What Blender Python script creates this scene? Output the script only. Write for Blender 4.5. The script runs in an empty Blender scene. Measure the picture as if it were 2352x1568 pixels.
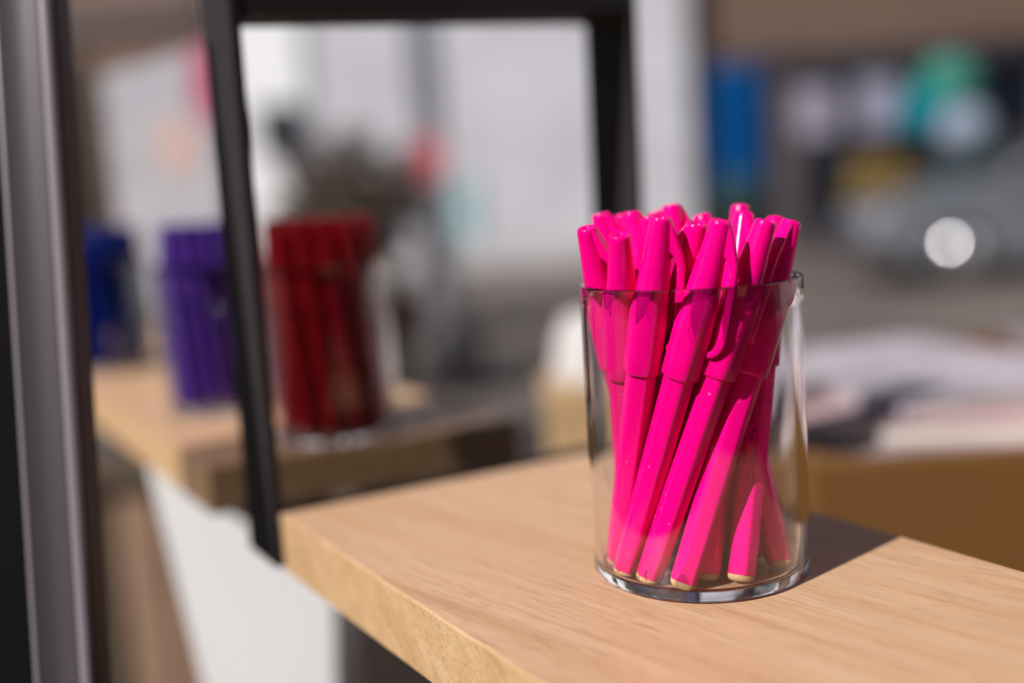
import bpy, bmesh, math, random
from mathutils import Vector, Matrix, noise
random.seed(7)
S = 1000.0     # the scene is laid out in metres and finally set in millimetre units
sc = bpy.context.scene
COL = sc.collection
PI = math.pi
R = math.radians

# ------------------------------------------------------------------ render settings
sc.render.engine = 'CYCLES'
cy = sc.cycles
cy.use_denoising = True
cy.max_bounces = 32; cy.transmission_bounces = 28; cy.transparent_max_bounces = 24
cy.diffuse_bounces = 3; cy.glossy_bounces = 6
cy.sample_clamp_indirect = 6.0
cy.caustics_refractive = True; cy.caustics_reflective = False
sc.view_settings.view_transform = 'Standard'
sc.view_settings.look = 'None'
sc.view_settings.exposure = 0.16
sc.view_settings.gamma = 1.0
sc.view_settings.use_curve_mapping = False

# ------------------------------------------------------------------ camera
CAM = Vector((-0.05922, -0.33875, 0.12817))
PIT, ROL = 0.141, -0.06358
FPX = 2385.5            # focal length in units of a 2352 wide picture
cp, sp = math.cos(PIT), math.sin(PIT)
FW = Vector((0, cp, -sp)); U0 = Vector((0, sp, cp)); R0 = Vector((1, 0, 0))
c_, s_ = math.cos(ROL), math.sin(ROL)
RT = c_ * R0 + s_ * U0
UP = -s_ * R0 + c_ * U0
cam = bpy.data.cameras.new('camera')
camo = bpy.data.objects.new('camera', cam); COL.objects.link(camo)
camo.matrix_world = Matrix(((RT.x, UP.x, -FW.x, CAM.x), (RT.y, UP.y, -FW.y, CAM.y), (RT.z, UP.z, -FW.z, CAM.z), (0, 0, 0, 1)))
cam.sensor_width = 36.0
cam.lens = FPX / 2352 * 36
cam.clip_start = 0.02; cam.clip_end = 400
cam.dof.use_dof = True
cam.dof.focus_distance = 0.322
cam.dof.aperture_fstop = 2.3
sc.camera = camo

def at(px, py, depth):
    """a point of the place at a given distance (metres) in front of the lens"""
    return CAM + depth * (FW + RT * ((px - 1176) / FPX) - UP * ((py - 784) / FPX))
def on(px, py, z):
    d = FW + RT * ((px - 1176) / FPX) - UP * ((py - 784) / FPX)
    return CAM + d * ((z - CAM.z) / d.z)

# ------------------------------------------------------------------ materials
def newmat(name):
    m = bpy.data.materials.new(name); m.use_nodes = True
    nt = m.node_tree; nt.nodes.clear()
    out = nt.nodes.new('ShaderNodeOutputMaterial')
    return m, nt, out
def N(nt, t, **kw):
    n = nt.nodes.new(t)
    for k, v in kw.items():
        if k in n.inputs.keys(): n.inputs[k].default_value = v
        else: setattr(n, k, v)
    return n
def ramp(nt, fac, stops):
    r = nt.nodes.new('ShaderNodeValToRGB')
    el = r.color_ramp.elements
    while len(el) > 1: el.remove(el[0])
    el[0].position = stops[0][0]; el[0].color = stops[0][1] if len(stops[0][1]) == 4 else (*stops[0][1], 1)
    for p, c in stops[1:]:
        e = el.new(p); e.color = c if len(c) == 4 else (*c, 1)
    nt.links.new(fac, r.inputs['Fac'])
    return r
def mat(name, col, rough=0.5, metal=0.0, spec=0.5, var=0.12, scale=30, bump=0.0, coat=0.0, stretch=(1, 1, 1)):
    """a plain surface with some uneven colour, roughness and relief"""
    m, nt, out = newmat(name)
    b = N(nt, 'ShaderNodeBsdfPrincipled')
    b.inputs['Metallic'].default_value = metal
    b.inputs['Specular IOR Level'].default_value = spec
    b.inputs['Coat Weight'].default_value = coat
    tc = N(nt, 'ShaderNodeTexCoord'); mp = N(nt, 'ShaderNodeMapping'); mp.inputs['Scale'].default_value = stretch
    nt.links.new(tc.outputs['Object'], mp.inputs['Vector'])
    nz = N(nt, 'ShaderNodeTexNoise'); nz.inputs['Scale'].default_value = scale; nz.inputs['Detail'].default_value = 5
    nt.links.new(mp.outputs['Vector'], nz.inputs['Vector'])
    r = ramp(nt, nz.outputs['Fac'], [(0.25, tuple(c * (1 - var) for c in col)), (0.75, tuple(min(1, c * (1 + var)) for c in col))])
    nt.links.new(r.outputs['Color'], b.inputs['Base Color'])
    mr = N(nt, 'ShaderNodeMapRange'); mr.inputs['To Min'].default_value = max(0.02, rough - 0.06); mr.inputs['To Max'].default_value = rough + 0.06
    nt.links.new(nz.outputs['Fac'], mr.inputs['Value']); nt.links.new(mr.outputs['Result'], b.inputs['Roughness'])
    if bump:
        bp = N(nt, 'ShaderNodeBump'); bp.inputs['Strength'].default_value = 0.4; bp.inputs['Distance'].default_value = bump * S
        nt.links.new(nz.outputs['Fac'], bp.inputs['Height']); nt.links.new(bp.outputs['Normal'], b.inputs['Normal'])
    nt.links.new(b.outputs['BSDF'], out.inputs['Surface'])
    return m

def plastic(name, col, rough=0.22, sss=0.0):
    m, nt, out = newmat(name)
    b = N(nt, 'ShaderNodeBsdfPrincipled')
    b.inputs['Base Color'].default_value = (*col, 1)
    b.inputs['Specular IOR Level'].default_value = 0.2
    if sss:
        b.inputs['Subsurface Weight'].default_value = sss
        b.inputs['Subsurface Radius'].default_value = (1, .15, .35)
        b.inputs['Subsurface Scale'].default_value = 0.0012
    tc = N(nt, 'ShaderNodeTexCoord')
    nz = N(nt, 'ShaderNodeTexNoise'); nz.inputs['Scale'].default_value = 260; nz.inputs['Detail'].default_value = 4
    nt.links.new(tc.outputs['Object'], nz.inputs['Vector'])
    mr = N(nt, 'ShaderNodeMapRange'); mr.inputs['From Min'].default_value = .3; mr.inputs['From Max'].default_value = .7
    mr.inputs['To Min'].default_value = rough - 0.05; mr.inputs['To Max'].default_value = rough + 0.07
    nt.links.new(nz.outputs['Fac'], mr.inputs['Value']); nt.links.new(mr.outputs['Result'], b.inputs['Roughness'])
    # a few specks of dust
    n2 = N(nt, 'ShaderNodeTexNoise'); n2.inputs['Scale'].default_value = 900; n2.inputs['Detail'].default_value = 1
    nt.links.new(tc.outputs['Object'], n2.inputs['Vector'])
    r = ramp(nt, n2.outputs['Fac'], [(0.775, (*col, 1)), (0.80, (min(1, col[0] * .6 + .4), min(1, col[1] * .6 + .3), min(1, col[2] * .6 + .35), 1))])
    nt.links.new(r.outputs['Color'], b.inputs['Base Color'])
    bp = N(nt, 'ShaderNodeBump'); bp.inputs['Strength'].default_value = 0.05; bp.inputs['Distance'].default_value = 0.0004 * S
    n3 = N(nt, 'ShaderNodeTexNoise'); n3.inputs['Scale'].default_value = 120
    nt.links.new(tc.outputs['Object'], n3.inputs['Vector']); nt.links.new(n3.outputs['Fac'], bp.inputs['Height'])
    nt.links.new(bp.outputs['Normal'], b.inputs['Normal'])
    nt.links.new(b.outputs['BSDF'], out.inputs['Surface'])
    return m

def oak(name, grain, side=False):
    """oak in plank axes (x along the plank, y across, z up); grain = direction of the fibres"""
    m, nt, out = newmat(name)
    b = N(nt, 'ShaderNodeBsdfPrincipled')
    b.inputs['Specular IOR Level'].default_value = 0.3
    tc = N(nt, 'ShaderNodeTexCoord')
    g = Vector(grain).normalized()
    rot = g.to_track_quat('X', 'Z').to_matrix().inverted().to_euler()
    mp = N(nt, 'ShaderNodeMapping'); mp.vector_type = 'POINT'
    mp.inputs['Rotation'].default_value = rot
    nt.links.new(tc.outputs['Object'], mp.inputs['Vector'])
    # slow waviness of the fibres
    wv = N(nt, 'ShaderNodeTexNoise'); wv.inputs['Scale'].default_value = 14; wv.inputs['Detail'].default_value = 2
    nt.links.new(mp.outputs['Vector'], wv.inputs['Vector'])
    sub = N(nt, 'ShaderNodeVectorMath', operation='SUBTRACT'); sub.inputs[1].default_value = (.5, .5, .5)
    nt.links.new(wv.outputs['Color'], sub.inputs[0])
    scl = N(nt, 'ShaderNodeVectorMath', operation='SCALE'); scl.inputs['Scale'].default_value = 0.005
    nt.links.new(sub.outputs[0], scl.inputs[0])
    add = N(nt, 'ShaderNodeVectorMath', operation='ADD')
    nt.links.new(mp.outputs['Vector'], add.inputs[0]); nt.links.new(scl.outputs[0], add.inputs[1])
    def streak(sx, syz, det=4):
        q = N(nt, 'ShaderNodeMapping'); q.inputs['Scale'].default_value = (sx, syz, syz)
        nt.links.new(add.outputs[0], q.inputs['Vector'])
        n = N(nt, 'ShaderNodeTexNoise'); n.inputs['Scale'].default_value = 1; n.inputs['Detail'].default_value = det
        nt.links.new(q.outputs['Vector'], n.inputs['Vector'])
        return n.outputs['Fac']
    broad = streak(5, 95, 3)          # growth rings
    mid = streak(14, 620, 4)          # fibre bundles
    pore = streak(60, 2100, 2)       # open pores, short dark dashes
    if side:
        c0, c1, c2 = (0.50, 0.31, 0.155), (0.575, 0.375, 0.20), (0.63, 0.43, 0.25)
    else:
        c0, c1, c2 = (0.575, 0.34, 0.198), (0.62, 0.39, 0.24), (0.655, 0.43, 0.278)
    r1 = ramp(nt, broad, [(0.30, c0), (0.5, c1), (0.72, c2)])
    r2 = ramp(nt, mid, [(0.30, (.86, .80, .73)), (0.5, (.98, .97, .95)), (0.70, (1.06, 1.05, 1.03))])
    mx = N(nt, 'ShaderNodeMix', data_type='RGBA', blend_type='MULTIPLY'); mx.inputs[0].default_value = 0.9
    nt.links.new(r1.outputs['Color'], mx.inputs[6]); nt.links.new(r2.outputs['Color'], mx.inputs[7])
    r3 = ramp(nt, pore, [(0.33, (.52, .42, .34)), (0.42, (1, 1, 1))])
    mx2 = N(nt, 'ShaderNodeMix', data_type='RGBA', blend_type='MULTIPLY'); mx2.inputs[0].default_value = 0.75 if side else 0.6
    nt.links.new(mx.outputs[2], mx2.inputs[6]); nt.links.new(r3.outputs['Color'], mx2.inputs[7])
    nt.links.new(mx2.outputs[2], b.inputs['Base Color'])
    b.inputs['Roughness'].default_value = 0.42
    bp = N(nt, 'ShaderNodeBump'); bp.inputs['Strength'].default_value = 0.35; bp.inputs['Distance'].default_value = 0.0002 * S
    sm = N(nt, 'ShaderNodeMath', operation='ADD')
    nt.links.new(mid, sm.inputs[0]); nt.links.new(pore, sm.inputs[1])
    nt.links.new(sm.outputs[0], bp.inputs['Height']); nt.links.new(bp.outputs['Normal'], b.inputs['Normal'])
    nt.links.new(b.outputs['BSDF'], out.inputs['Surface'])
    return m

def acrylic():
    m, nt, out = newmat('clear_acrylic')
    gs = N(nt, 'ShaderNodeBsdfGlass'); gs.inputs['IOR'].default_value = 1.44; gs.inputs['Roughness'].default_value = 0.0
    gs.inputs['Color'].default_value = (.992, .992, .996, 1)
    nt.links.new(gs.outputs[0], out.inputs['Surface'])
    return m

# ------------------------------------------------------------------ mesh helpers
def tag(o, label=None, cat=None, group=None, kind=None):
    if label: o['label'] = label
    if cat: o['category'] = cat
    if group: o['group'] = group
    if kind: o['kind'] = kind
    return o
def empty(name, loc=(0, 0, 0), rz=0.0):
    o = bpy.data.objects.new(name, None); COL.objects.link(o)
    o.location = loc; o.rotation_euler = (0, 0, rz); o.empty_display_size = 0.02
    return o
def build(name, bm, mats, parent=None, smooth=None, loc=None):
    bmesh.ops.recalc_face_normals(bm, faces=bm.faces)
    me = bpy.data.meshes.new(name); bm.to_mesh(me); bm.free()
    for m in (mats if isinstance(mats, (list, tuple)) else [mats]): me.materials.append(m)
    if smooth is not None:
        for p in me.polygons: p.use_smooth = True
        if smooth < 179: me.set_sharp_from_angle(angle=R(smooth))
    o = bpy.data.objects.new(name, me); COL.objects.link(o)
    if parent: o.parent = parent
    if loc is not None: o.location = loc
    return o
def box(bm, lo, hi, bev=0.0, seg=2, M=None, mi=0):
    t = bmesh.new()
    bmesh.ops.create_cube(t, size=1)
    for v in t.verts:
        v.co = Vector([lo[i] + (v.co[i] + .5) * (hi[i] - lo[i]) for i in range(3)])
    if bev: bmesh.ops.bevel(t, geom=list(t.edges), offset=bev, segments=seg, profile=.5, affect='EDGES')
    for f in t.faces: f.material_index = mi
    join(bm, t, M)
def join(bm, t, M=None):
    if M is not None: bmesh.ops.transform(t, matrix=M, verts=t.verts)
    me = bpy.data.meshes.new('tmp'); t.to_mesh(me); t.free()
    bm.from_mesh(me); bpy.data.meshes.remove(me)
def lathe(bm, prof, n=48, shape=None, mis=None, M=None, cap=True):
    """prof: list of (r, z); shape(theta, i) scales the radius"""
    t = bmesh.new(); rings = []
    for i, (r, z) in enumerate(prof):
        if r < 1e-7: rings.append([t.verts.new((0, 0, z))]); continue
        ring = []
        for k in range(n):
            a = 2 * PI * k / n
            q = r * (shape(a, i) if shape else 1)
            ring.append(t.verts.new((q * math.cos(a), q * math.sin(a), z)))
        rings.append(ring)
    for i in range(len(rings) - 1):
        A, B = rings[i], rings[i + 1]; mi = mis[i] if mis else 0
        for k in range(n):
            j = (k + 1) % n
            if len(A) == 1 and len(B) == 1: continue
            if len(A) == 1: f = t.faces.new((A[0], B[k], B[j]))
            elif len(B) == 1: f = t.faces.new((A[k], A[j], B[0]))
            else: f = t.faces.new((A[k], A[j], B[j], B[k]))
            f.material_index = mi
    if cap:
        if len(rings[0]) > 1: t.faces.new(rings[0][::-1])
        if len(rings[-1]) > 1: t.faces.new(rings[-1])
    join(bm, t, M)
def prism(bm, poly, z0, z1, M=None, bev=0.0, seg=2):
    """poly in xy, extruded along z"""
    t = bmesh.new()
    a = [t.verts.new((x, y, z0)) for x, y in poly]; b = [t.verts.new((x, y, z1)) for x, y in poly]
    t.faces.new(a[::-1]); t.faces.new(b)
    for i in range(len(poly)):
        j = (i + 1) % len(poly); t.faces.new((a[i], a[j], b[j], b[i]))
    bmesh.ops.recalc_face_normals(t, faces=t.faces)
    if bev: bmesh.ops.bevel(t, geom=list(t.edges), offset=bev, segments=seg, profile=.5, affect='EDGES', clamp_overlap=True)
    join(bm, t, M)
def tube(bm, pts, r, n=10):
    t = bmesh.new(); rings = []
    for i, p in enumerate(pts):
        p = Vector(p)
        d = (Vector(pts[min(i + 1, len(pts) - 1)]) - Vector(pts[max(i - 1, 0)])).normalized()
        q = d.to_track_quat('Z', 'Y').to_matrix()
        rr = r[i] if isinstance(r, (list, tuple)) else r
        rings.append([t.verts.new(p + q @ Vector((rr * math.cos(2 * PI * k / n), rr * math.sin(2 * PI * k / n), 0))) for k in range(n)])
    for A, B in zip(rings, rings[1:]):
        for k in range(n): t.faces.new((A[k], A[(k + 1) % n], B[(k + 1) % n], B[k]))
    t.faces.new(rings[0][::-1]); t.faces.new(rings[-1])
    join(bm, t)
def sphere(bm, c, r, u=24, v=14, sc_=(1, 1, 1)):
    t = bmesh.new(); bmesh.ops.create_uvsphere(t, u_segments=u, v_segments=v, radius=r)
    join(bm, t, Matrix.Translation(c) @ Matrix.Diagonal((*sc_, 1)))
def copy_tree(o, parent=None):
    c = o.copy(); COL.objects.link(c)
    if parent: c.parent = parent
    for ch in list(o.children): copy_tree(ch, c)
    return c

# ------------------------------------------------------------------ world and sun
SUN_AZ = R(39)                       # direction the light travels, in plan
SUN_EL = R(40)
to_sun = Vector((-math.cos(SUN_AZ) * math.cos(SUN_EL), -math.sin(SUN_AZ) * math.cos(SUN_EL), math.sin(SUN_EL)))
w = bpy.data.worlds.new('World'); sc.world = w; w.use_nodes = True
nt = w.node_tree; bg = nt.nodes['Background']
sky = nt.nodes.new('ShaderNodeTexSky'); sky.sky_type = 'NISHITA'; sky.sun_disc = False
sky.sun_elevation = SUN_EL; sky.sun_rotation = math.atan2(to_sun.x, to_sun.y)
nt.links.new(sky.outputs[0], bg.inputs[0]); bg.inputs[1].default_value = 0.05
sl = bpy.data.lights.new('sun', 'SUN'); sl.energy = 5.0; sl.angle = R(0.53); sl.color = (1, .955, .92)
slo = bpy.data.objects.new('sun', sl); COL.objects.link(slo)
slo.rotation_euler = (-to_sun).to_track_quat('-Z', 'Y').to_euler()
slo.location = to_sun * 5

# ------------------------------------------------------------------ the oak shelf boards
LD = Vector((math.cos(R(-58.1)), math.sin(R(-58.1)), 0))      # along the boards
ND = Vector((-LD.y, LD.x, 0))                                 # across, away from the viewer
BM_ = Matrix(((LD.x, ND.x, 0, 0), (LD.y, ND.y, 0, 0), (0, 0, 1, 0), (0, 0, 0, 1)))
def uvw(u, n, z=0.0): return LD * u + ND * n + Vector((0, 0, z))
oak_top = oak('oak_face', (1, .16, 0.0))
oak_side = oak('oak_edge', (1, 0.3, -.75), side=True)
TH = 0.0252
def board(name, u0, u1a, u1b, n0, n1, label, near_end='u1', ua=None):
    # outline in plank axes, ends may be cut a little out of square
    t = bmesh.new()
    poly = [(u0[0], n0), (u1a, n0), (u1b, n1), (u0[1], n1)]
    a = [t.verts.new((x, y, -TH)) for x, y in poly]; b = [t.verts.new((x, y, 0)) for x, y in poly]
    t.faces.new(a[::-1]); t.faces.new(b)
    for i in range(4):
        j = (i + 1) % 4; t.faces.new((a[i], a[j], b[j], b[i]))
    bmesh.ops.bevel(t, geom=list(t.edges), offset=0.0007, segments=2, profile=.5, affect='EDGES')
    bmesh.ops.recalc_face_normals(t, faces=t.faces)
    for f in t.faces: f.material_index = 0 if abs(f.normal.z) > .9 else 1
    o = build(name, t, [oak_top, oak_side])
    o.matrix_world = BM_
    return tag(o, label, 'shelf board')
board('oak_shelf', (-0.1615, -0.1480), 0.205, 0.205, -0.0908, 0.0699,
      'near pale oak shelf board under the clear cup of bright pink pens')
board('oak_shelf', (-1.75, -1.75), -0.2660, -0.2400, -0.0915, 0.0800,
      'farther blurred oak shelf board carrying the red, purple and blue pen cups')

# ------------------------------------------------------------------ black metal frame round the end of the shelf
black = mat('black_powder_coat', (0.030, 0.025, 0.027), rough=0.55, var=.2, scale=300, spec=.15)
def uvbox(name, u0, u1, n0, n1, z0, z1, m, parent, bev=.001):
    t = bmesh.new(); box(t, (u0, n0, z0), (u1, n1, z1), bev)
    o = build(name, t, m, parent)
    return o
FU0, FU1 = -0.2000, -0.1635
fr = empty('metal_frame'); fr.matrix_world = BM_ @ Matrix(((1, 0, 0, 0), (0, 1, .0192, .0012), (0, 0, 1, 0), (0, 0, 0, 1)))
tag(fr, 'tall black flat-bar metal frame standing at the end of the near oak shelf', 'metal frame')
FN0, FN1, FWD = -0.0947, 0.1095, 0.0050
FZ = 0.2120
uvbox('leg', FU0, FU1, FN0, FN0 + FWD, -0.0262, FZ + 0.022, black, fr)
uvbox('leg', FU0 - .0020, FU1, FN1, FN1 + FWD, -0.0262, FZ + 0.022, black, fr)
t = bmesh.new()
box(t, (FU0 + .0004, FN0 + FWD + .0003, FZ), (FU1 - .0004, FN1 - .0003, FZ + .022), .0008)
for s, nn in ((1, FN0 + FWD + .0003), (-1, FN1 - .0003)):   # small weld fillets in the inner corners
    poly = [(nn, FZ + .002)] + [(nn + s * .006 * (1 - math.sin(a)), FZ - .006 * (1 - math.cos(a))) for a in [PI / 2 * k / 6 for k in range(7)]]
    M = Matrix(((0, 0, 1, 0), (1, 0, 0, 0), (0, 1, 0, 0), (0, 0, 0, 1)))
    prism(t, poly, FU0 + .002, FU1 - .002, M)
for v in t.verts: v.co.z += -.0078 + .0092 * (v.co.y - FN0) / (FN1 - FN0)      # the bar is a little out of level
build('top_bar', t, black, fr)
uvbox('bottom_bar', FU0 + .0004, FU1 - .0004, FN0 + FWD + .0003, FN1 - .0003, -0.0262, -0.0120, black, fr)

# ------------------------------------------------------------------ clear cups
acr = acrylic()
CUP_H, CUP_R, CUP_RI, FLO = 0.0968, 0.0360, 0.0332, 0.0023
def make_cup_mesh():
    mm = .001
    prof = [(0, 0.0), (33.5 * mm, 0.0), (35.0 * mm, .15 * mm), (35.7 * mm, .6 * mm), (36.0 * mm, 1.5 * mm), (36.0 * mm, 4.6 * mm)]
    mis = [2, 1, 1, 1, 1]
    for k in range(1, 12): prof.append((36 * mm, (4.6 + (95.9 - 4.6) * k / 11) * mm)); mis.append(0)
    for r, z in ((35.98, 96.3), (35.86, 96.62), (35.6, 96.78), (35.2, 96.8), (34.6, 96.81), (34.0, 96.8), (33.6, 96.78), (33.34, 96.62), (33.22, 96.3)):
        prof.append((r * mm, z * mm)); mis.append(1)
    for k in range(1, 12): prof.append((33.2 * mm, (95.9 - (95.9 - 5.2) * k / 11) * mm)); mis.append(0)
    for r, z in ((33.1, 4.2), (32.6, 3.2), (31.7, 2.6), (30.6, 2.3)):
        prof.append((r * mm, z * mm)); mis.append(1)
    prof.append((0, 2.3 * mm)); mis.append(2)
    bm = bmesh.new(); lathe(bm, prof, 384, cap=False)
    for v in bm.verts:                       # the bore of a cast cup is never quite true to its outside
        if v.co.z > .002 and math.hypot(v.co.x, v.co.y) < .0336:
            v.co.x += .00085 * math.cos(R(129)); v.co.y += .00085 * math.sin(R(129))
    return bm
cup = build('pen_cup', make_cup_mesh(), acr, smooth=50)
tag(cup, 'clear round acrylic cup in focus holding the bright pink pens on the near oak shelf', 'pen cup', 'clear acrylic pen cups')
cup.location = (0, 0, 0.0003)

# ------------------------------------------------------------------ pens
pink = plastic('pink_plastic', (0.88, 0.0006, 0.222), .17)
pinkd = plastic('pink_ink_print', (0.36, 0.0015, 0.12), .4)
tan = plastic('tan_plug', (0.60, 0.40, 0.22), .4)
redp = plastic('red_plastic', (0.36, 0.006, 0.012), .25)
purp = plastic('purple_plastic', (0.065, 0.022, 0.21), .25)
blup = plastic('blue_plastic', (0.002, 0.014, 0.16), .25)
greyt = plastic('grey_plug', (0.4, 0.38, 0.36), .4)
PL = 0.119; CAPL = 0.0495
def hexr(n, rot=0.0):
    def f(a, i):
        s = sum(max(0.0, math.cos(a - rot - k * PI / 3)) ** n for k in range(6))
        return .958 / s ** (1.0 / n) if s > 0 else 1
    return f
def pen_meshes():
    mm = .001; out = {}
    # barrel: softly six-sided, tapering to the tail
    bm = bmesh.new(); z0 = 2.2; z1 = PL / mm - CAPL / mm + 6
    prof = [(3.95, z0), (4.1, z0 + .25)] + [(4.1 + .58 * (k / 8), z0 + .25 + (z1 - z0 - .25) * k / 8) for k in range(1, 9)]
    lathe(bm, [(r * mm, z * mm) for r, z in prof], 144, shape=hexr(11, PI / 6)); out['barrel'] = bm
    # end plug
    bm = bmesh.new()
    lathe(bm, [(0, 0), (2.6 * mm, 0), (3.3 * mm, .25 * mm), (3.85 * mm, .9 * mm), (4.0 * mm, 1.6 * mm), (4.0 * mm, 2.19 * mm)], 40)
    out['end_plug'] = bm
    # cap: six-sided skirt running into a round cone with a dimpled top
    bm = bmesh.new(); T = PL / mm; zb = T - CAPL / mm
    prof = [(4.8, zb + .6), (5.25, zb), (5.55, zb + .2), (5.72, zb + .7), (5.76, zb + 6), (5.72, zb + 14), (5.55, zb + 20), (5.3, zb + 25),
            (4.9, zb + 30), (4.35, zb + 36), (3.8, zb + 42), (3.42, T - 2.5), (3.28, T - .9), (3.12, T - .35), (2.85, T - .04), (2.5, T),
            (1.7, T - .12), (1.35, T - .45), (1.15, T - .95), (0, T - 1.1)]
    h1 = hexr(9, PI / 6)
    def shp(a, i):
        if prof[i][1] > T - 1.2 and prof[i][0] < 3: return 1
        k = min(1, max(0, (zb + 27 - prof[i][1]) / 14))
        return 1 + (h1(a, i) - 1) * k
    lathe(bm, [(r * mm, z * mm) for r, z in prof], 108, shape=shp); out['cap'] = bm
    # clip: one moulded arm leaving the cone, with a toe turned in at the end
    P = [(1.6, .55), (3.05, .5), (4.3, 3.0), (5.9, 6.4), (7.4, 9.6), (8.5, 12.4), (9.1, 16), (9.7, 23), (10.3, 30), (10.6, 34.5), (10.4, 37.0), (9.5, 39.2), (8.3, 40.4), (6.6, 41.0),
         (6.2, 39.2), (7.2, 38.5), (7.8, 37.2), (8.05, 35.3), (7.9, 31), (7.45, 25), (7.0, 18.5), (6.6, 14.8), (5.9, 12.4), (4.9, 10.9), (3.6, 10.1), (2.0, 9.7)]
    poly = [(r * mm, (T - a) * mm) for r, a in P]
    bm = bmesh.new()
    M = Matrix(((1, 0, 0, 0), (0, 0, -1, 0), (0, 1, 0, 0), (0, 0, 0, 1)))
    prism(bm, poly, -1.75 * mm, 1.75 * mm, M, bev=.55 * mm, seg=3); out['clip'] = bm
    return out
def make_pen(name, body, plug):
    root = empty(name)
    ms = pen_meshes()
    build('barrel', ms['barrel'], body, root, smooth=55)
    build('end_plug', ms['end_plug'], plug, root, smooth=50)
    cap = build('cap', ms['cap'], body, root, smooth=40)
    build('clip', ms['clip'], body, cap, smooth=35)
    return root
def pose(o, b, t, ang):
    b, t = Vector(b), Vector(t)
    z = (t - b).normalized()
    h = Vector((math.cos(R(ang)), math.sin(R(ang)), 0))
    x = (h - z * h.dot(z)).normalized(); y = z.cross(x)
    o.matrix_world = Matrix(((x.x, y.x, z.x, b.x), (x.y, y.y, z.y, b.y), (x.z, y.z, z.z, b.z), (0, 0, 0, 1)))

PENS = [  # base, top (mm), clip direction in plan, label
 ((-11.9, 25.3), (-33.3, -6.5, 116.0), -38, 'pink pen leaning farthest left out of the clear cup, clip on its right'),
 ((-21.2, 20.2), (-24.7, -23.4, 114.0), 100, 'pink pen with the lowest cap top, front left beside the leftmost pen'),
 ((-27.5, -3.3), (-12.6, -28.5, 118.7), -18, 'front pink pen with a hooked clip, cap directly right of the lowest cap top'),
 ((-26.4, -12.9), (4.6, -32.2, 116.6), -26, 'front middle pink pen with the clip fully in view, its base second from the left'),
 ((-20.3, -21.1), (19.1, -26.5, 115.5), 95, 'pink pen steeply leaning right with sunlit cap, its base third from the left'),
 ((-10.8, -27.8), (30.1, -14.1, 114.2), -125, 'pink pen with half-shaded cap leaning farthest right over the cup rim'),
 ((7.5, -26.0), (31.1, 8.8, 114.6), 30, 'pink pen with printed lettering on its barrel at the front right'),
 ((23.0, -15.0), (8.2, 17.4, 116.8), 110, 'pink pen whose tail sits alone at the far right of the cup floor, leaning left'),
 ((7.9, 1.8), (23.2, 24.7, 119.1), 80, 'pink pen with the highest cap on the right, a white glint down its side'),
 ((-2.3, -22.1), (19.7, 4.5, 117.2), -72, 'pink pen just in front of the glinting right rear cap, its tail shaded behind'),
 ((-1.1, 2.0), (-1.4, 20.8, 120.8), 8, 'pink pen with the highest cap left of centre, right side darkly shaded'),
 ((16.6, 12.0), (-5.2, 31.9, 118.6), 60, 'rear pink pen peeping out left of the tallest left-of-centre cap'),
 ((-23.1, 7.3), (-1.2, -24.4, 115.9), 172, 'pink pen squeezed between the two front clips, its clip pointing left'),
 ((-2.3, -7.5), (-16.2, 14.9, 119.4), 5, 'pink pen behind the lowest cap, broad clip slanting to the right'),
 ((8.4, 16.7), (-18.2, 27.6, 118.8), 120, 'small blurred pink cap against the black frame leg, rear left'),
 ((-1.9, 16.8), (-26.4, 17.5, 119.7), -40, 'tall upright pink pen at the rear left, cap above the leftmost pen'),
 ((18.1, -4.9), (-11.9, 3.5, 118.1), 150, 'mostly hidden pink pen behind the front pen with a hooked clip'),
]
protos = make_pen('pink_pen', pink, tan)
for i, (b, tp, ang, lab) in enumerate(PENS):
    o = protos if i == 0 else copy_tree(protos)
    pose(o, (b[0] * .001, b[1] * .001, .0033), tuple(q * .001 for q in tp), ang)
    tag(o, lab, 'pen', 'bright pink pens in the clear cup')
    if i == 6: textpen = o

# the printed pen: turn it so that one flat of the barrel looks at the lens, then add the lettering
b, tp = Vector((.0075, -.0260, .0033)), Vector((.0311, .0088, .1146))
zax = (tp - b).normalized()
mid = b + zax * .045
look = (CAM - mid); look = (look - zax * look.dot(zax)).normalized()
yl = zax.cross(look).normalized()
nface = (look * math.cos(R(16)) - yl * math.sin(R(16))).normalized()     # outward normal of the printed flat
fl = R(90)                                                  # that flat sits at this angle in pen axes
xax = Matrix.Rotation(-fl, 3, zax) @ nface
yax = zax.cross(xax)
textpen.matrix_world = Matrix(((xax.x, yax.x, zax.x, b.x), (xax.y, yax.y, zax.y, b.y), (xax.z, yax.z, zax.z, b.z), (0, 0, 0, 1)))
barrel = [c for c in textpen.children if c.name.startswith('barrel')][0]
def text_bm(body, size, thick=.00003, shear=0.0):
    cu = bpy.data.curves.new('lettering', 'FONT'); cu.body = body; cu.size = size; cu.shear = shear; cu.extrude = thick; cu.offset = size * .012
    to = bpy.data.objects.new('lettering', cu); COL.objects.link(to)
    dg = bpy.context.evaluated_depsgraph_get(); dg.update()
    me = bpy.data.meshes.new_from_object(to.evaluated_get(dg))
    bm = bmesh.new(); bm.from_mesh(me); bpy.data.meshes.remove(me)
    bpy.data.objects.remove(to); bpy.data.curves.remove(cu)
    return bm
ib = bmesh.new()
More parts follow.
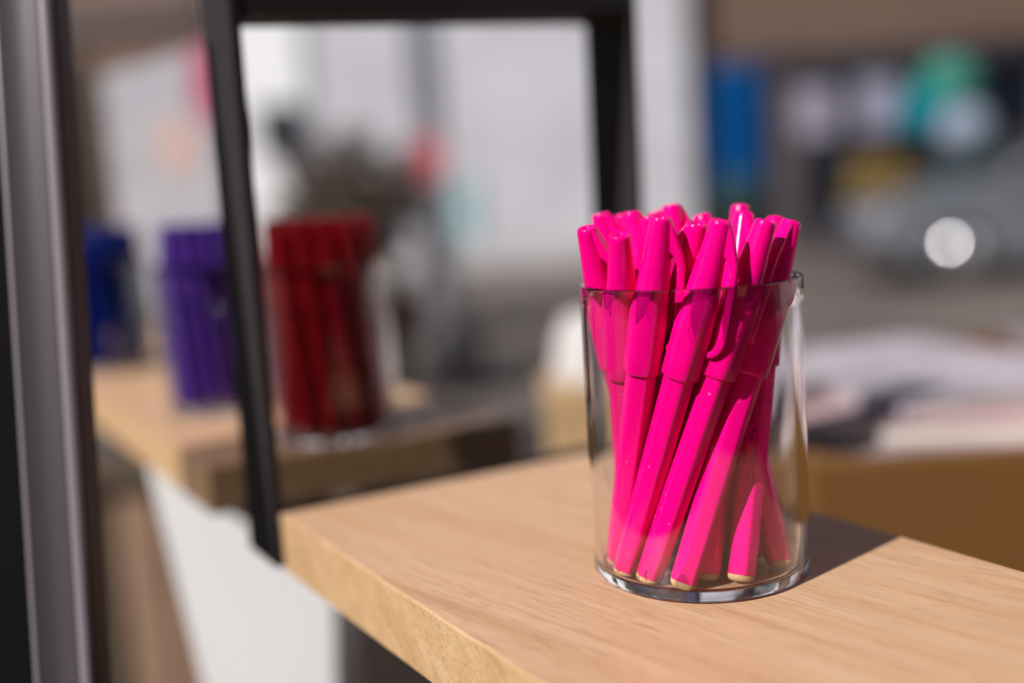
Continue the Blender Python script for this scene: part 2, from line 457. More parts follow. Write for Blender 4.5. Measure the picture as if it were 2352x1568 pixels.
# local frame of the print: X down the barrel, Y to the viewer's right, Z out of the flat
zc = .045
rflat = .00468 * 1.012
outl = Vector((math.cos(fl), math.sin(fl), 0)); downl = Vector((0, 0, -1)); rightl = outl.cross(downl)
def flatM(z, side, lift=.00002):
    # flat leans a little because the barrel tapers
    tiltv = (outl * 1 + Vector((0, 0, -1)) * .0098).normalized()
    rr = (4.1 + .58 * max(0, (z * 1000 - 2.45)) / (PL * 1000 - CAPL * 1000 + 6 - 2.45)) * .001 * .958 + lift
    dn = (downl - tiltv * downl.dot(tiltv)).normalized(); rg = tiltv.cross(dn)
    o = outl * rr + Vector((0, 0, z)) + rg * side
    return Matrix(((dn.x, rg.x, tiltv.x, o.x), (dn.y, rg.y, tiltv.y, o.y), (dn.z, rg.z, tiltv.z, o.z), (0, 0, 0, 1)))
join(ib, text_bm('Pentel', .0036), flatM(.0670, -.0010))
join(ib, text_bm('Sign Pen', .0031, shear=.18), flatM(.0545, -.0008))
join(ib, text_bm('MADE IN', .00125), flatM(.0405, .0004))
join(ib, text_bm('JAPAN', .00135), flatM(.0405, -.0014))
join(ib, text_bm('A0', .0013), flatM(.0338, -.0005))
# rounded outline of the printed panel
def ring(bm, z_hi, z_lo, hw, wd):
    pts = []
    L_ = z_hi - z_lo
    for k in range(9): a = -PI / 2 + PI * k / 8; pts.append((L_ - hw + hw * math.cos(a), hw * math.sin(a)))
    for k in range(9): a = PI / 2 + PI * k / 8; pts.append((hw + hw * math.cos(a), hw * math.sin(a)))
    ins = [(L_ / 2 + (x - L_ / 2) * (L_ / 2 - wd) / (L_ / 2), y * (hw - wd) / hw) for x, y in pts]
    t = bmesh.new()
    lev = [[t.verts.new((x, y, z)) for x, y in pl] for pl, z in ((pts, -.00002), (pts, .00002), (ins, .00002), (ins, -.00002))]
    n = len(pts)
    for q in range(4):
        A, B = lev[q], lev[(q + 1) % 4]
        for k in range(n): t.faces.new((A[k], A[(k + 1) % n], B[(k + 1) % n], B[k]))
    join(bm, t, flatM(z_hi, 0))
ring(ib, .0690, .0290, .00185, .00016)
build('imprint', ib, pinkd, barrel)

# ------------------------------------------------------------------ the three blurred cups of pens on the farther board
def cup_of_pens(loc, body, name, nm_pen, lab_cup, lab_pen, grp, n, twist, seed):
    rnd = random.Random(seed)
    c = cup.copy(); COL.objects.link(c); c.location = Vector(loc) + Vector((0, 0, .0003))
    tag(c, lab_cup, 'pen cup', 'clear acrylic pen cups')
    pr = make_pen(nm_pen, body, greyt)
    k = 0
    rings_ = [(n - n // 3, 26.3, 27.2), (n // 3, 14.5, 15.5)]
    for cnt, r0, r1 in rings_:
        for q in range(cnt):
            a = 2 * PI * q / cnt + (.3 if r0 < 20 else 0) + rnd.uniform(-.05, .05)
            tw = twist * (1 if r0 > 20 else -.3) + rnd.uniform(-.08, .08)
            bpt = (r0 * math.cos(a), r0 * math.sin(a)); tpt = (r1 * math.cos(a + tw), r1 * math.sin(a + tw))
            h = math.hypot(tpt[0] - bpt[0], tpt[1] - bpt[1]); zz = 3.4 + math.sqrt(119 ** 2 - h * h)
            o = pr if k == 0 else copy_tree(pr)
            B = Vector(loc) + Vector((bpt[0], bpt[1], 3.4)) * .001; Tp = Vector(loc) + Vector((tpt[0], tpt[1], zz)) * .001
            pose(o, B, Tp, math.degrees(a + tw) + rnd.uniform(100, 240))
            tag(o, lab_pen, 'pen', grp); k += 1
RED_C = Vector((-0.1623, 0.2420, 0)); PUR_C = Vector((-0.2530, 0.3410, 0)); BLU_C = Vector((-0.4050, 0.5560, 0))
cup_of_pens(RED_C, redp, 'cup', 'red_pen', 'clear cup of dark red pens just behind the black frame leg',
            'dark red pen standing among the others in the blurred cup behind the frame', 'dark red pens in the second cup', 19, -.42, 3)
cup_of_pens(PUR_C, purp, 'cup', 'purple_pen', 'clear cup of purple pens half hidden by the black frame leg',
            'purple pen standing among the others in the cup left of the frame leg', 'purple pens in the third cup', 20, -.30, 5)
cup_of_pens(BLU_C, blup, 'cup', 'blue_pen', 'clear cup of dark blue pens beside the grey window post, the farthest cup',
            'dark blue pen leaning in the farthest cup beside the window post', 'dark blue pens in the fourth cup', 20, -.45, 9)

# ------------------------------------------------------------------ grey window post at the left
def window_post():
    def metal(nm, c, specks, rough):
        m, nt, out = newmat(nm)
        b = N(nt, 'ShaderNodeBsdfPrincipled'); b.inputs['Metallic'].default_value = .15; b.inputs['Roughness'].default_value = rough
        tc = N(nt, 'ShaderNodeTexCoord'); mp = N(nt, 'ShaderNodeMapping'); mp.inputs['Scale'].default_value = (900, 900, 8)
        nt.links.new(tc.outputs['Object'], mp.inputs['Vector'])
        n1 = N(nt, 'ShaderNodeTexNoise'); n1.inputs['Scale'].default_value = 1; nt.links.new(mp.outputs['Vector'], n1.inputs['Vector'])
        n2 = N(nt, 'ShaderNodeTexNoise'); n2.inputs['Scale'].default_value = 1300; n2.inputs['Detail'].default_value = 2; nt.links.new(tc.outputs['Object'], n2.inputs['Vector'])
        r1 = ramp(nt, n1.outputs['Fac'], [(.3, tuple(q * .93 for q in c)), (.7, tuple(q * 1.07 for q in c))])
        r2 = ramp(nt, n2.outputs['Fac'], [(specks, (0, 0, 0)), (specks + .02, (1, 1, 1))])
        mx = N(nt, 'ShaderNodeMix', data_type='RGBA'); mx.inputs[7].default_value = (.30, .27, .26, 1)
        nt.links.new(r2.outputs['Color'], mx.inputs[0]); nt.links.new(r1.outputs['Color'], mx.inputs[6])
        nt.links.new(mx.outputs[2], b.inputs['Base Color'])
        nt.links.new(b.outputs['BSDF'], out.inputs['Surface'])
        return m
    face_m = metal('mauve_grey_metal', (.070, .058, .066), .80, .5)
    nose_m = metal('nose_highlight_metal', (.29, .25, .28), .80, .35)  # paler colour paints in the highlight along the nose
    side_m = metal('brown_grey_metal', (.10, .073, .068), .735, .5)
    gask = mat('black_rubber_gasket', (.004, .004, .004), rough=.8, var=.2, spec=.1)
    d0 = .390
    bot_l, bot_r = at(88, 1760, d0), at(263, 1760, d0)
    top_l, top_r = at(-26, -220, d0), at(129, -220, d0)
    zax = ((top_l + top_r) / 2 - (bot_l + bot_r) / 2); H = zax.length; zax.normalize()
    x = (bot_r - bot_l); wd = x.length * .97; x = (x - zax * x.dot(zax)).normalized(); y = zax.cross(x)
    o0 = bot_l
    root = empty('window_post')
    root.matrix_world = Matrix(((x.x, y.x, zax.x, o0.x), (x.y, y.y, zax.y, o0.y), (x.z, y.z, zax.z, o0.z), (0, 0, 0, 1)))
    tag(root, 'dusty grey metal window post rising along the left edge of the picture', 'window post')
    # section: hollow grey face, a rounded nose bead with its highlight painted in, then the returned brown side
    pr = [(wd * .105, 0.0)]
    for k in range(1, 9): q = k / 8; pr.append((wd * (.105 + .515 * q), .0016 * math.sin(PI * q) * .8))
    pr += [(wd * .62, .012), (wd * .105, .012)]
    bm = bmesh.new(); prism(bm, pr, 0, H); build('profile', bm, face_m, root, smooth=30)
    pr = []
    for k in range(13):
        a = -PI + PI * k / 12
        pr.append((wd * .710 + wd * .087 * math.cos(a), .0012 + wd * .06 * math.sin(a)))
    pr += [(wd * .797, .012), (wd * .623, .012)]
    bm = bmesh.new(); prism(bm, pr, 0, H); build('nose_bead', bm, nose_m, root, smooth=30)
    pr = [(wd * .80, .0024), (wd * .835, .0024), (wd * .84, .0030), (wd * .84, .0160), (wd * .80, .0160)]
    bm = bmesh.new(); prism(bm, pr, 0, H); build('side_strip', bm, side_m, root, smooth=30)
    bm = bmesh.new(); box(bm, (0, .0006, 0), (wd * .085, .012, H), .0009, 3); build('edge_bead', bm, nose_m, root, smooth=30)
    # a narrow tinted pane added unseen, out of the picture on the left; its half shade falls on the red pens
    tm, nt, out = newmat('added_shade_tint')
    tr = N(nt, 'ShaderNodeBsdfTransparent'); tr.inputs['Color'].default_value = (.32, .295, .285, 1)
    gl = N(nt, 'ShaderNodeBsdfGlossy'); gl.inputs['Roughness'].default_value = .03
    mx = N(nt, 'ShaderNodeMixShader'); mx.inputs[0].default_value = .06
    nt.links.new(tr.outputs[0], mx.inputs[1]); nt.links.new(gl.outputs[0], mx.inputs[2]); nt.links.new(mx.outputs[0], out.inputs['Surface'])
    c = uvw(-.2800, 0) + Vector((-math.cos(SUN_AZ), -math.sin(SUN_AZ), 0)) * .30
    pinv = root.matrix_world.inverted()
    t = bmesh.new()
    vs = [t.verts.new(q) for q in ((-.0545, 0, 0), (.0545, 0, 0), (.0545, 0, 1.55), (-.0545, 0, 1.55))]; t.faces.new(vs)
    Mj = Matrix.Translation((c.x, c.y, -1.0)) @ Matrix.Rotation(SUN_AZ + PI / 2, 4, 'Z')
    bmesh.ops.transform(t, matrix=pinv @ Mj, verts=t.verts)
    build('added_shade_pane', t, tm, root)
    bm = bmesh.new(); box(bm, (-.040, .002, 0), (-.0004, .012, H), .0008); build('gasket', bm, gask, root)
window_post()

# ------------------------------------------------------------------ ground
GZ = -1.0
def ground():
    m, nt, out = newmat('paving')
    b = N(nt, 'ShaderNodeBsdfPrincipled'); b.inputs['Roughness'].default_value = .85
    tc = N(nt, 'ShaderNodeTexCoord')
    n1 = N(nt, 'ShaderNodeTexNoise'); n1.inputs['Scale'].default_value = .55; n1.inputs['Detail'].default_value = 6; nt.links.new(tc.outputs['Object'], n1.inputs['Vector'])
    r = ramp(nt, n1.outputs['Fac'], [(.3, (.072, .058, .054)), (.5, (.125, .103, .092)), (.7, (.18, .152, .136))])
    br = N(nt, 'ShaderNodeTexBrick'); br.inputs['Scale'].default_value = 1.6; br.inputs['Mortar Size'].default_value = .012
    br.inputs['Color1'].default_value = (1, 1, 1, 1); br.inputs['Color2'].default_value = (.84, .82, .8, 1); br.inputs['Mortar'].default_value = (.45, .43, .42, 1)
    nt.links.new(tc.outputs['Object'], br.inputs['Vector'])
    mx = N(nt, 'ShaderNodeMix', data_type='RGBA', blend_type='MULTIPLY'); mx.inputs[0].default_value = 1
    nt.links.new(r.outputs['Color'], mx.inputs[6]); nt.links.new(br.outputs['Color'], mx.inputs[7])
    nt.links.new(mx.outputs[2], b.inputs['Base Color']); nt.links.new(b.outputs['BSDF'], out.inputs['Surface'])
    bm = bmesh.new()
    vs = [bm.verts.new((x, y, GZ)) for x, y in ((-120, -60), (120, -60), (120, 160), (-120, 160))]; bm.faces.new(vs)
    tag(build('ground', bm, m), kind='structure')
ground()

# ------------------------------------------------------------------ things under and behind the shelf
white = mat('white_paint', (.86, .86, .87), rough=.5, var=.04, scale=8)
def plinth():
    d = .66
    y = at(560, 1300, d).y
    p = [at(362, 1130, d), at(772, 1130, d), at(768, 1568, d), at(450, 1568, d)]
    xl = lambda z: p[0].x + (p[3].x - p[0].x) * (p[0].z - z) / (p[0].z - p[3].z)
    xr = lambda z: p[1].x + (p[2].x - p[1].x) * (p[1].z - z) / (p[1].z - p[2].z)
    zt, zm = -.0262, -.42
    root = empty('display_plinth', (p[3].x + .04, y, GZ)); tag(root, 'white painted tapering plinth standing under the gap between the oak boards', 'plinth')
    o = root.location
    def taper(bm, za, zb, dp, g=0):
        t = bmesh.new()
        a = [(xl(za) - o.x - g, -g, za - GZ), (xr(za) - o.x + g, -g, za - GZ), (xr(zb) - o.x + g, -g, zb - GZ), (xl(zb) - o.x - g, -g, zb - GZ)]
        f = [t.verts.new(q) for q in a]; h = [t.verts.new((q[0], dp + g, q[2])) for q in a]
        t.faces.new(f); t.faces.new(h[::-1])
        for i in range(4):
            k = (i + 1) % 4; t.faces.new((f[i], f[k], h[k], h[i]))
        bmesh.ops.recalc_face_normals(t, faces=t.faces)
        bmesh.ops.bevel(t, geom=list(t.edges), offset=.002, segments=2, profile=.5, affect='EDGES')
        join(bm, t)
    bm = bmesh.new(); taper(bm, zt, zm, .10); build('body', bm, white, root)
    bm = bmesh.new(); box(bm, (-.06, 0, 0), (.06, .10, zm - GZ - .0005), .003); build('foot', bm, white, root)
plinth()

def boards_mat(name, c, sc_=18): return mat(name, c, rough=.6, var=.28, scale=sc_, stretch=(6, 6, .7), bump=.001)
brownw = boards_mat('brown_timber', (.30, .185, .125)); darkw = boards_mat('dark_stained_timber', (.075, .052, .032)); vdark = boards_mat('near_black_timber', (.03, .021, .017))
def cabinet():
    d = 1.45
    x0 = at(195, 1300, d).x; x1 = at(470, 1300, d).x; y = at(300, 1300, d).y; zt = -.235
    root = empty('timber_cabinet', (x0, y, GZ)); tag(root, 'brown plank-fronted timber cabinet beside the white plinth, under the farther board', 'cabinet')
    wd = x1 - x0; h = zt - GZ
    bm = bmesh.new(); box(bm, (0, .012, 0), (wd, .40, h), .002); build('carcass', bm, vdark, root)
    n = 4; xs = [0, .055, .11, .15, wd]
    for i in range(n):
        bm = bmesh.new(); box(bm, (xs[i] + .0015, -.006 * (i % 2), .03), (xs[i + 1] - .0015, .0115, h - .0), .0015)
        build('front_plank', bm, darkw if i < 1 else brownw, root)
    bm = bmesh.new(); box(bm, (-.01, -.02, h), (wd + .01, .41, h + .018), .003); build('top', bm, darkw, root)
cabinet()
def low_cabinet():  # added chest; its near-black timber stands in for shade under the boards
    d = 1.6
    x0 = at(700, 1400, d).x; x1 = at(1420, 1400, d).x; y = at(900, 1400, d).y; zt = -.33
    root = empty('shade_chest', (x0, y, GZ)); tag(root, 'dark brown wooden chest added in place of shade below the near oak shelf', 'chest')
    wd = x1 - x0; h = zt - GZ
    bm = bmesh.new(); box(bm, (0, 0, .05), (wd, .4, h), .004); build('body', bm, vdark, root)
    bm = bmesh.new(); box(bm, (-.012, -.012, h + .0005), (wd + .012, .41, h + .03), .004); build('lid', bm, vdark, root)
    for k in range(2):
        bm = bmesh.new(); box(bm, (wd * k * .5 + .012, -.009, .08), (wd * (k + 1) * .5 - .012, -.0005, h - .02), .003); build('drawer', bm, vdark, root)
        bm = bmesh.new(); box(bm, (.02 + (wd - .08) * k, .02, 0), (.06 + (wd - .08) * k, .38, .0495), .002); build('foot', bm, vdark, root)
low_cabinet()

# bench behind the shelf with a crate of magazines and a kraft box
bench_z = -.25
def bench():
    root = empty('display_bench', (0, 0, GZ)); tag(root, 'low dark wooden bench behind the near shelf carrying the crate and kraft box', 'bench')
    h = bench_z - GZ
    bm = bmesh.new(); box(bm, (0.00, .21, h - .03), (1.15, 1.10, h), .003); build('bench_top', bm, darkw, root)
    for x in (.03, 1.07):
        for y in (.24, 1.02):
            bm = bmesh.new(); box(bm, (x, y, 0), (x + .05, y + .05, h - .0305), .003); build('leg', bm, darkw, root)
bench()
crate_m = mat('crate_timber', (.165, .072, .017), .6, var=.14, scale=5, stretch=(.6, 3, 3))
def crate():
    d = .61
    x0, x1 = .113, .77; y0 = at(2100, 1060, d).y; y1 = y0 + .42
    zt = -.040
    root = empty('wooden_crate', (x0, y0, bench_z + .0005)); tag(root, 'brown wooden crate behind the clear cup on the right, full of magazines', 'crate')
    h = zt - bench_z; wd = x1 - x0
    for i in range(2):
        z0 = h * i * .5 + .001; z1 = h * (i + 1) * .5 - .001
        bm = bmesh.new(); box(bm, (0, 0, z0), (wd, .014, z1), .0015); build('front_slat', bm, crate_m, root)
        bm = bmesh.new(); box(bm, (0, .406, z0), (wd, .42, z1), .0015); build('back_slat', bm, crate_m, root)
        for x in (0, wd - .014):
            bm = bmesh.new(); box(bm, (x, .0145, z0), (x + .014, .4055, z1), .0015); build('side_slat', bm, crate_m, root)
    bm = bmesh.new(); box(bm, (.0145, .0145, 0), (wd - .0145, .4055, .008), .0005); build('base', bm, crate_m, root)
    for x in (.0148, wd - .0348):
        for y in (.0148, .3852):
            bm = bmesh.new(); box(bm, (x, y, .0085), (x + .02, y + .02, h - .004), .001); build('corner_block', bm, crate_m, root)
    return x0, y0, wd, h
cx0, cy0, cw, ch = crate()
covers = [mat('paper_lilac', (.44, .39, .43), .5, var=.35, scale=16), mat('paper_pink', (.52, .34, .34), .5, var=.45, scale=18),
          mat('paper_white', (.62, .57, .59), .5, var=.3, scale=16), mat('paper_grey', (.27, .22, .225), .5, var=.5, scale=16)]
page = mat('page_edges', (.62, .57, .52), .7, var=.2, scale=40, stretch=(1, 1, 30))
# (dx, dy, width, depth, z0, thickness, turn, cover, label)
mags = [
 (.135, .21, .22, .34, .009, .186, 3, 3, 'thick grey stack at the left end of the wooden crate, right behind the cup'),
 (.130, .22, .20, .29, .1955, .014, -9, 1, 'pink-covered magazine lying on the left stack in the crate'),
 (.150, .24, .19, .26, .2100, .010, 14, 0, 'lilac-covered magazine topmost on the left stack in the crate'),
 (.44, .205, .30, .33, .009, .184, -3, 2, 'thick pale stack filling the right half of the wooden crate'),
 (.36, .20, .20, .28, .1935, .014, 11, 1, 'pinkish magazine lying askew across the middle of the crate'),
 (.375, .28, .20, .22, .2080, .010, -16, 3, 'grey magazine at the back on top of the middle of the crate'),
 (.53, .175, .21, .28, .1935, .016, -6, 2, 'white magazine on the right of the crate, brightly sunlit'),
 (.55, .25, .20, .25, .2100, .012, 9, 0, 'lilac magazine topmost at the far right of the crate'),
]
for dx, dy, wd, dp, z0, th, rz, ci, lab in mags:
    root = empty('magazine', (cx0 + dx, cy0 + dy, bench_z + .0005 + z0), R(rz)); tag(root, lab, 'magazine', 'magazines in the wooden crate')
    bm = bmesh.new(); box(bm, (-wd / 2 + .002, -dp / 2 + .002, .0008), (wd / 2 - .002, dp / 2 - .002, th - .0008), .0006); build('pages', bm, page, root)
    xl, xr, k = -wd / 2, wd / 2, .0007                # one cover folded round the spine
    C_ = [(xl, 0), (xr, 0), (xr, k), (xl + k, k), (xl + k, th - k), (xr, th - k), (xr, th), (xl, th)]
    M = Matrix(((1, 0, 0, 0), (0, 0, 1, 0), (0, 1, 0, 0), (0, 0, 0, 1)))
    bm = bmesh.new(); prism(bm, C_, -dp / 2, dp / 2, M); build('cover', bm, covers[ci], root)

kraft = mat('kraft_board', (.50, .33, .17), .7, var=.12, scale=30)
def kraft_box():
    d = 1.05
    pL = at(1258, 912, d); x0 = pL.x; y0 = pL.y; zt = pL.z + .004
    root = empty('kraft_box', (x0, y0, bench_z)); tag(root, 'small tan kraft card box behind the shelf edge just left of the clear cup', 'box')
    h = zt - bench_z
    bm = bmesh.new(); box(bm, (0, 0, 0), (.14, .13, h - .026), .001); build('body', bm, kraft, root)
    bm = bmesh.new(); box(bm, (-.0015, -.0015, h - .0255), (.1415, .1315, h), .001); build('lid', bm, kraft, root)
    bm = bmesh.new()
    lathe(bm, [(.014, .001), (.056, .001), (.060, .006), (.056, .040), (.046, .066), (.043, .070), (.016, .070), (.014, .066)], 48, cap=False)
    r_ = build('paper_roll', bm, mat('white_paper', (.52, .49, .48), .8, var=.08, scale=30), smooth=40)
    r_.location = (x0 + .068, y0 + .064, zt); tag(r_, 'white tapering paper roll standing on the tan kraft box', 'paper roll')
kraft_box()

# display card and its stand at the far end of the farther board
def poster_card():
    d = 1.45
    pl, pr = at(248, 300, d), at(500, 300, d)
    zb_ = .002; zt = at(300, 118, d).z
    root = empty('display_card', ((pl.x + pr.x) / 2, (pl.y + pr.y) / 2, 0)); 
    tag(root, 'pale lilac display card with pink spots standing behind the purple and blue cups', 'display card')
    wd = (pr - pl).length
    zl = at(250, 178, d).z; M = Matrix(((1, 0, 0, 0), (0, 0, 1, 0), (0, 1, 0, 0), (0, 0, 0, 1)))
    bm = bmesh.new(); prism(bm, [(-wd / 2, .012), (wd / 2, .012), (wd / 2, zt), (-wd / 2, zl)], 0, .006, M, bev=.001)
    build('board', bm, mat('lilac_card', (.47, .47, .52), .6, var=.14, scale=14), root)
    for (px, py, r_, kz, c) in ((405, 335, .034, 1.25, (.62, .46, .43)), (478, 195, .026, 2.2, (.50, .13, .22))):
        q = at(px, py, d) - root.location
        bm = bmesh.new(); lathe(bm, [(0, 0), (r_, 0), (r_, .0015), (0, .0015)], 32, M=Matrix.Translation((q.x, -.0002, q.z)) @ Matrix.Diagonal((1, 1, kz, 1)) @ Matrix.Rotation(PI / 2, 4, 'X'))
        build('printed_spot', bm, mat('spot_print', c, .6, var=.1), root)
    for x in (-wd * .3, wd * .3):
        bm = bmesh.new(); box(bm, (x - .02, -.03, .0), (x + .02, .05, .0115), .001); build('stand_foot', bm, white, root)
poster_card()

# ------------------------------------------------------------------ across the street
def X(px, depth, py=500): return at(px, py, depth).x
# pale rendered building straight ahead
def masonry():
    m, nt, out = newmat('pale_masonry')
    b = N(nt, 'ShaderNodeBsdfPrincipled'); b.inputs['Roughness'].default_value = .85; b.inputs['Specular IOR Level'].default_value = .2
    tc = N(nt, 'ShaderNodeTexCoord'); mp = N(nt, 'ShaderNodeMapping'); mp.inputs['Rotation'].default_value = (PI / 2, 0, 0)
    nt.links.new(tc.outputs['Object'], mp.inputs['Vector'])
    br = N(nt, 'ShaderNodeTexBrick'); br.inputs['Scale'].default_value = 1.1; br.inputs['Mortar Size'].default_value = .014
    br.inputs['Color1'].default_value = (.60, .60, .64, 1); br.inputs['Color2'].default_value = (.54, .535, .575, 1); br.inputs['Mortar'].default_value = (.36, .35, .38, 1)
    nt.links.new(mp.outputs['Vector'], br.inputs['Vector'])
    nz = N(nt, 'ShaderNodeTexNoise'); nz.inputs['Scale'].default_value = .9; nz.inputs['Detail'].default_value = 5; nt.links.new(tc.outputs['Object'], nz.inputs['Vector'])
    r = ramp(nt, nz.outputs['Fac'], [(.3, (.86, .85, .85)), (.6, (1, 1, 1))])
    mx = N(nt, 'ShaderNodeMix', data_type='RGBA', blend_type='MULTIPLY'); mx.inputs[0].default_value = 1
    nt.links.new(br.outputs['Color'], mx.inputs[6]); nt.links.new(r.outputs['Color'], mx.inputs[7])
    nt.links.new(mx.outputs[2], b.inputs['Base Color']); nt.links.new(b.outputs['BSDF'], out.inputs['Surface'])
    return m
render_w = masonry()
render_d = mat('pale_render_base', (.46, .44, .45), .85, var=.08, scale=1.2)
def pale_building():
    y = 16.0; x0, x1 = X(505, 15.8) + .03, X(1598, 16.2)
    root = empty('pale_building', ((x0 + x1) / 2, y, GZ)); tag(root, 'plain pale grey rendered building across the street behind the black frame', 'building')
    w2 = (x1 - x0) / 2
    bm = bmesh.new(); box(bm, (-w2, 0, 0), (w2, 9, 8), .02); build('wall', bm, render_w, root)
    bm = bmesh.new(); box(bm, (-w2 - .02, -.06, 0), (w2 + .02, -.003, .42), .01); build('base_course', bm, render_d, root)
    bm = bmesh.new(); box(bm, (-w2 - .15, -.2, 8.003), (w2 + .15, 9.1, 8.25), .03); build('cornice', bm, render_d, root)
    for k in range(3):
        xx = -w2 + .9 + k * 2.3
        bm = bmesh.new(); box(bm, (xx, -.03, 4.9), (xx + 1.2, -.002, 6.9), .01); fr_ = build('window', bm, white, root)
        bm = bmesh.new(); box(bm, (xx + .08, -.035, 4.98), (xx + 1.12, -.0305, 6.82), .002); build('pane', bm, glassd, fr_)
def brickmat(name, c):
    m, nt, out = newmat(name)
    b = N(nt, 'ShaderNodeBsdfPrincipled'); b.inputs['Roughness'].default_value = .85
    tc = N(nt, 'ShaderNodeTexCoord'); mp = N(nt, 'ShaderNodeMapping'); mp.inputs['Rotation'].default_value = (PI / 2, 0, 0)
    nt.links.new(tc.outputs['Object'], mp.inputs['Vector'])
    br = N(nt, 'ShaderNodeTexBrick'); br.inputs['Scale'].default_value = 4.4; br.inputs['Mortar Size'].default_value = .012
    br.inputs['Color1'].default_value = (*c, 1); br.inputs['Color2'].default_value = (c[0] * .7, c[1] * .68, c[2] * .68, 1)
    br.inputs['Mortar'].default_value = (.3, .26, .23, 1)
    nt.links.new(mp.outputs['Vector'], br.inputs['Vector'])
    nt.links.new(br.outputs['Color'], b.inputs['Base Color']); nt.links.new(b.outputs['BSDF'], out.inputs['Surface'])
    return m
glassd = mat('dark_window_glass', (.008, .011, .02), .08, var=.3, scale=2, spec=.35)
brick = brickmat('brown_brick', (.125, .064, .038))
brick2 = brickmat('red_brown_brick', (.18, .10, .068))
dark_paint = mat('dark_shopfront_paint', (.028, .026, .034), .4, var=.15, scale=3)
grey_paint = mat('taupe_paint', (.08, .064, .068), .5, var=.1, scale=3)
pale_building()

def shop_building():
    y = 16.4; x0 = X(1600, 16.4) + .02; x1 = x0 + 12
    root = empty('shop_building', (x0, y, GZ)); tag(root, 'brown brick shop building across the street on the right with dark display windows', 'building')
    bm = bmesh.new(); box(bm, (0, 0, 3.05), (12, 9, 9), .02); build('upper_wall', bm, brick, root)
    bm = bmesh.new(); box(bm, (0, .25, 0), (12, 9, 3.047), .01); build('back_wall', bm, dark_paint, root)
    bm = bmesh.new(); box(bm, (-.01, -.15, 2.75), (12.01, -.002, 3.04), .02); build('fascia', bm, dark_paint, root)
    for x in (0, 1.26, 5.6, 9.9):
        bm = bmesh.new(); box(bm, (x, -.05, 0), (x + (.5 if x == 1.26 else .28), .247, 2.74), .01); build('pilaster', bm, grey_paint, root)
    for a, b_ in ((.3, 1.24), (1.80, 5.56), (5.92, 9.86)):
        bm = bmesh.new(); box(bm, (a, .06, .45), (b_, .22, 2.70), .01); f = build('window', bm, dark_paint, root)
        bm = bmesh.new(); box(bm, (a + .08, .045, .53), (b_ - .08, .0585, 2.62), .002); build('pane', bm, glassd, f)
        bm = bmesh.new(); box(bm, (a, .0, .02), (b_, .2, .447), .01); build('stall_riser', bm, dark_paint, root)
    for k in range(3):
        bm = bmesh.new(); box(bm, (1 + k * 3, -.03, 5), (2.2 + k * 3, -.002, 6.8), .01); f = build('window', bm, white, root)
        bm = bmesh.new(); box(bm, (1.08 + k * 3, -.036, 5.08), (2.12 + k * 3, -.0305, 6.72), .002); build('pane', bm, glassd, f)
    return y
shop_building()

def left_building():
    y = 15.8; x1 = X(505, 15.8); x0 = x1 - 12
    root = empty('brick_building', (x1, y, GZ)); tag(root, 'red-brown brick building far left behind the window post and display card', 'building')
    bm = bmesh.new(); box(bm, (-12, 0, 0), (0, 8, 8.5), .02); build('wall', bm, brick2, root)
    a, b_ = X(60, 15.7) - x1, X(226, 15.7) - x1
    bm = bmesh.new(); box(bm, (a, -.06, 0), (b_, -.002, 3.6), .01); dd = build('door', bm, mat('black_brown_door', (.022, .014, .007), .4, var=.2, scale=3), root)
    bm = bmesh.new(); box(bm, (b_ - .16, -.12, 1.0), (b_ - .13, -.0605, 1.3), .008); build('handle', bm, grey_paint, dd)
    bm = bmesh.new(); box(bm, (-11.8, -.1, 3.9), (-.2, -.002, 4.2), .01); build('string_course', bm, grey_paint, root)
left_building()

# white van seen at the left inside the frame
rubber = mat('tyre_rubber', (.02, .02, .02), .8, var=.2)
chrome = mat('bright_metal', (.66, .66, .70), .20, metal=1, var=.03)
def wheel(parent, x, y, r, wdt):
    M = Matrix.Translation((x, y, r)) @ Matrix.Rotation(PI / 2, 4, 'X')
    bm = bmesh.new()
    lathe(bm, [(r * .62, -wdt / 2), (r * .9, -wdt / 2), (r, -wdt * .35), (r, wdt * .35), (r * .9, wdt / 2), (r * .62, wdt / 2)], 36, M=M)
    wo = build('wheel', bm, rubber, parent, smooth=40)
    bm = bmesh.new()
    # domed bright hub caps on both faces
    Rd = r * .86; h0 = Rd * math.cos(R(44)); dome = [(Rd * math.sin(R(44) * q / 10), Rd * math.cos(R(44) * q / 10) - h0) for q in range(11)]
    lathe(bm, [(a_, wdt * .50 + z_) for a_, z_ in dome] + [(a_, -wdt * .50 - z_) for a_, z_ in dome[::-1]], 48, M=M, cap=False)
    build('rim', bm, chrome, wo, smooth=40)
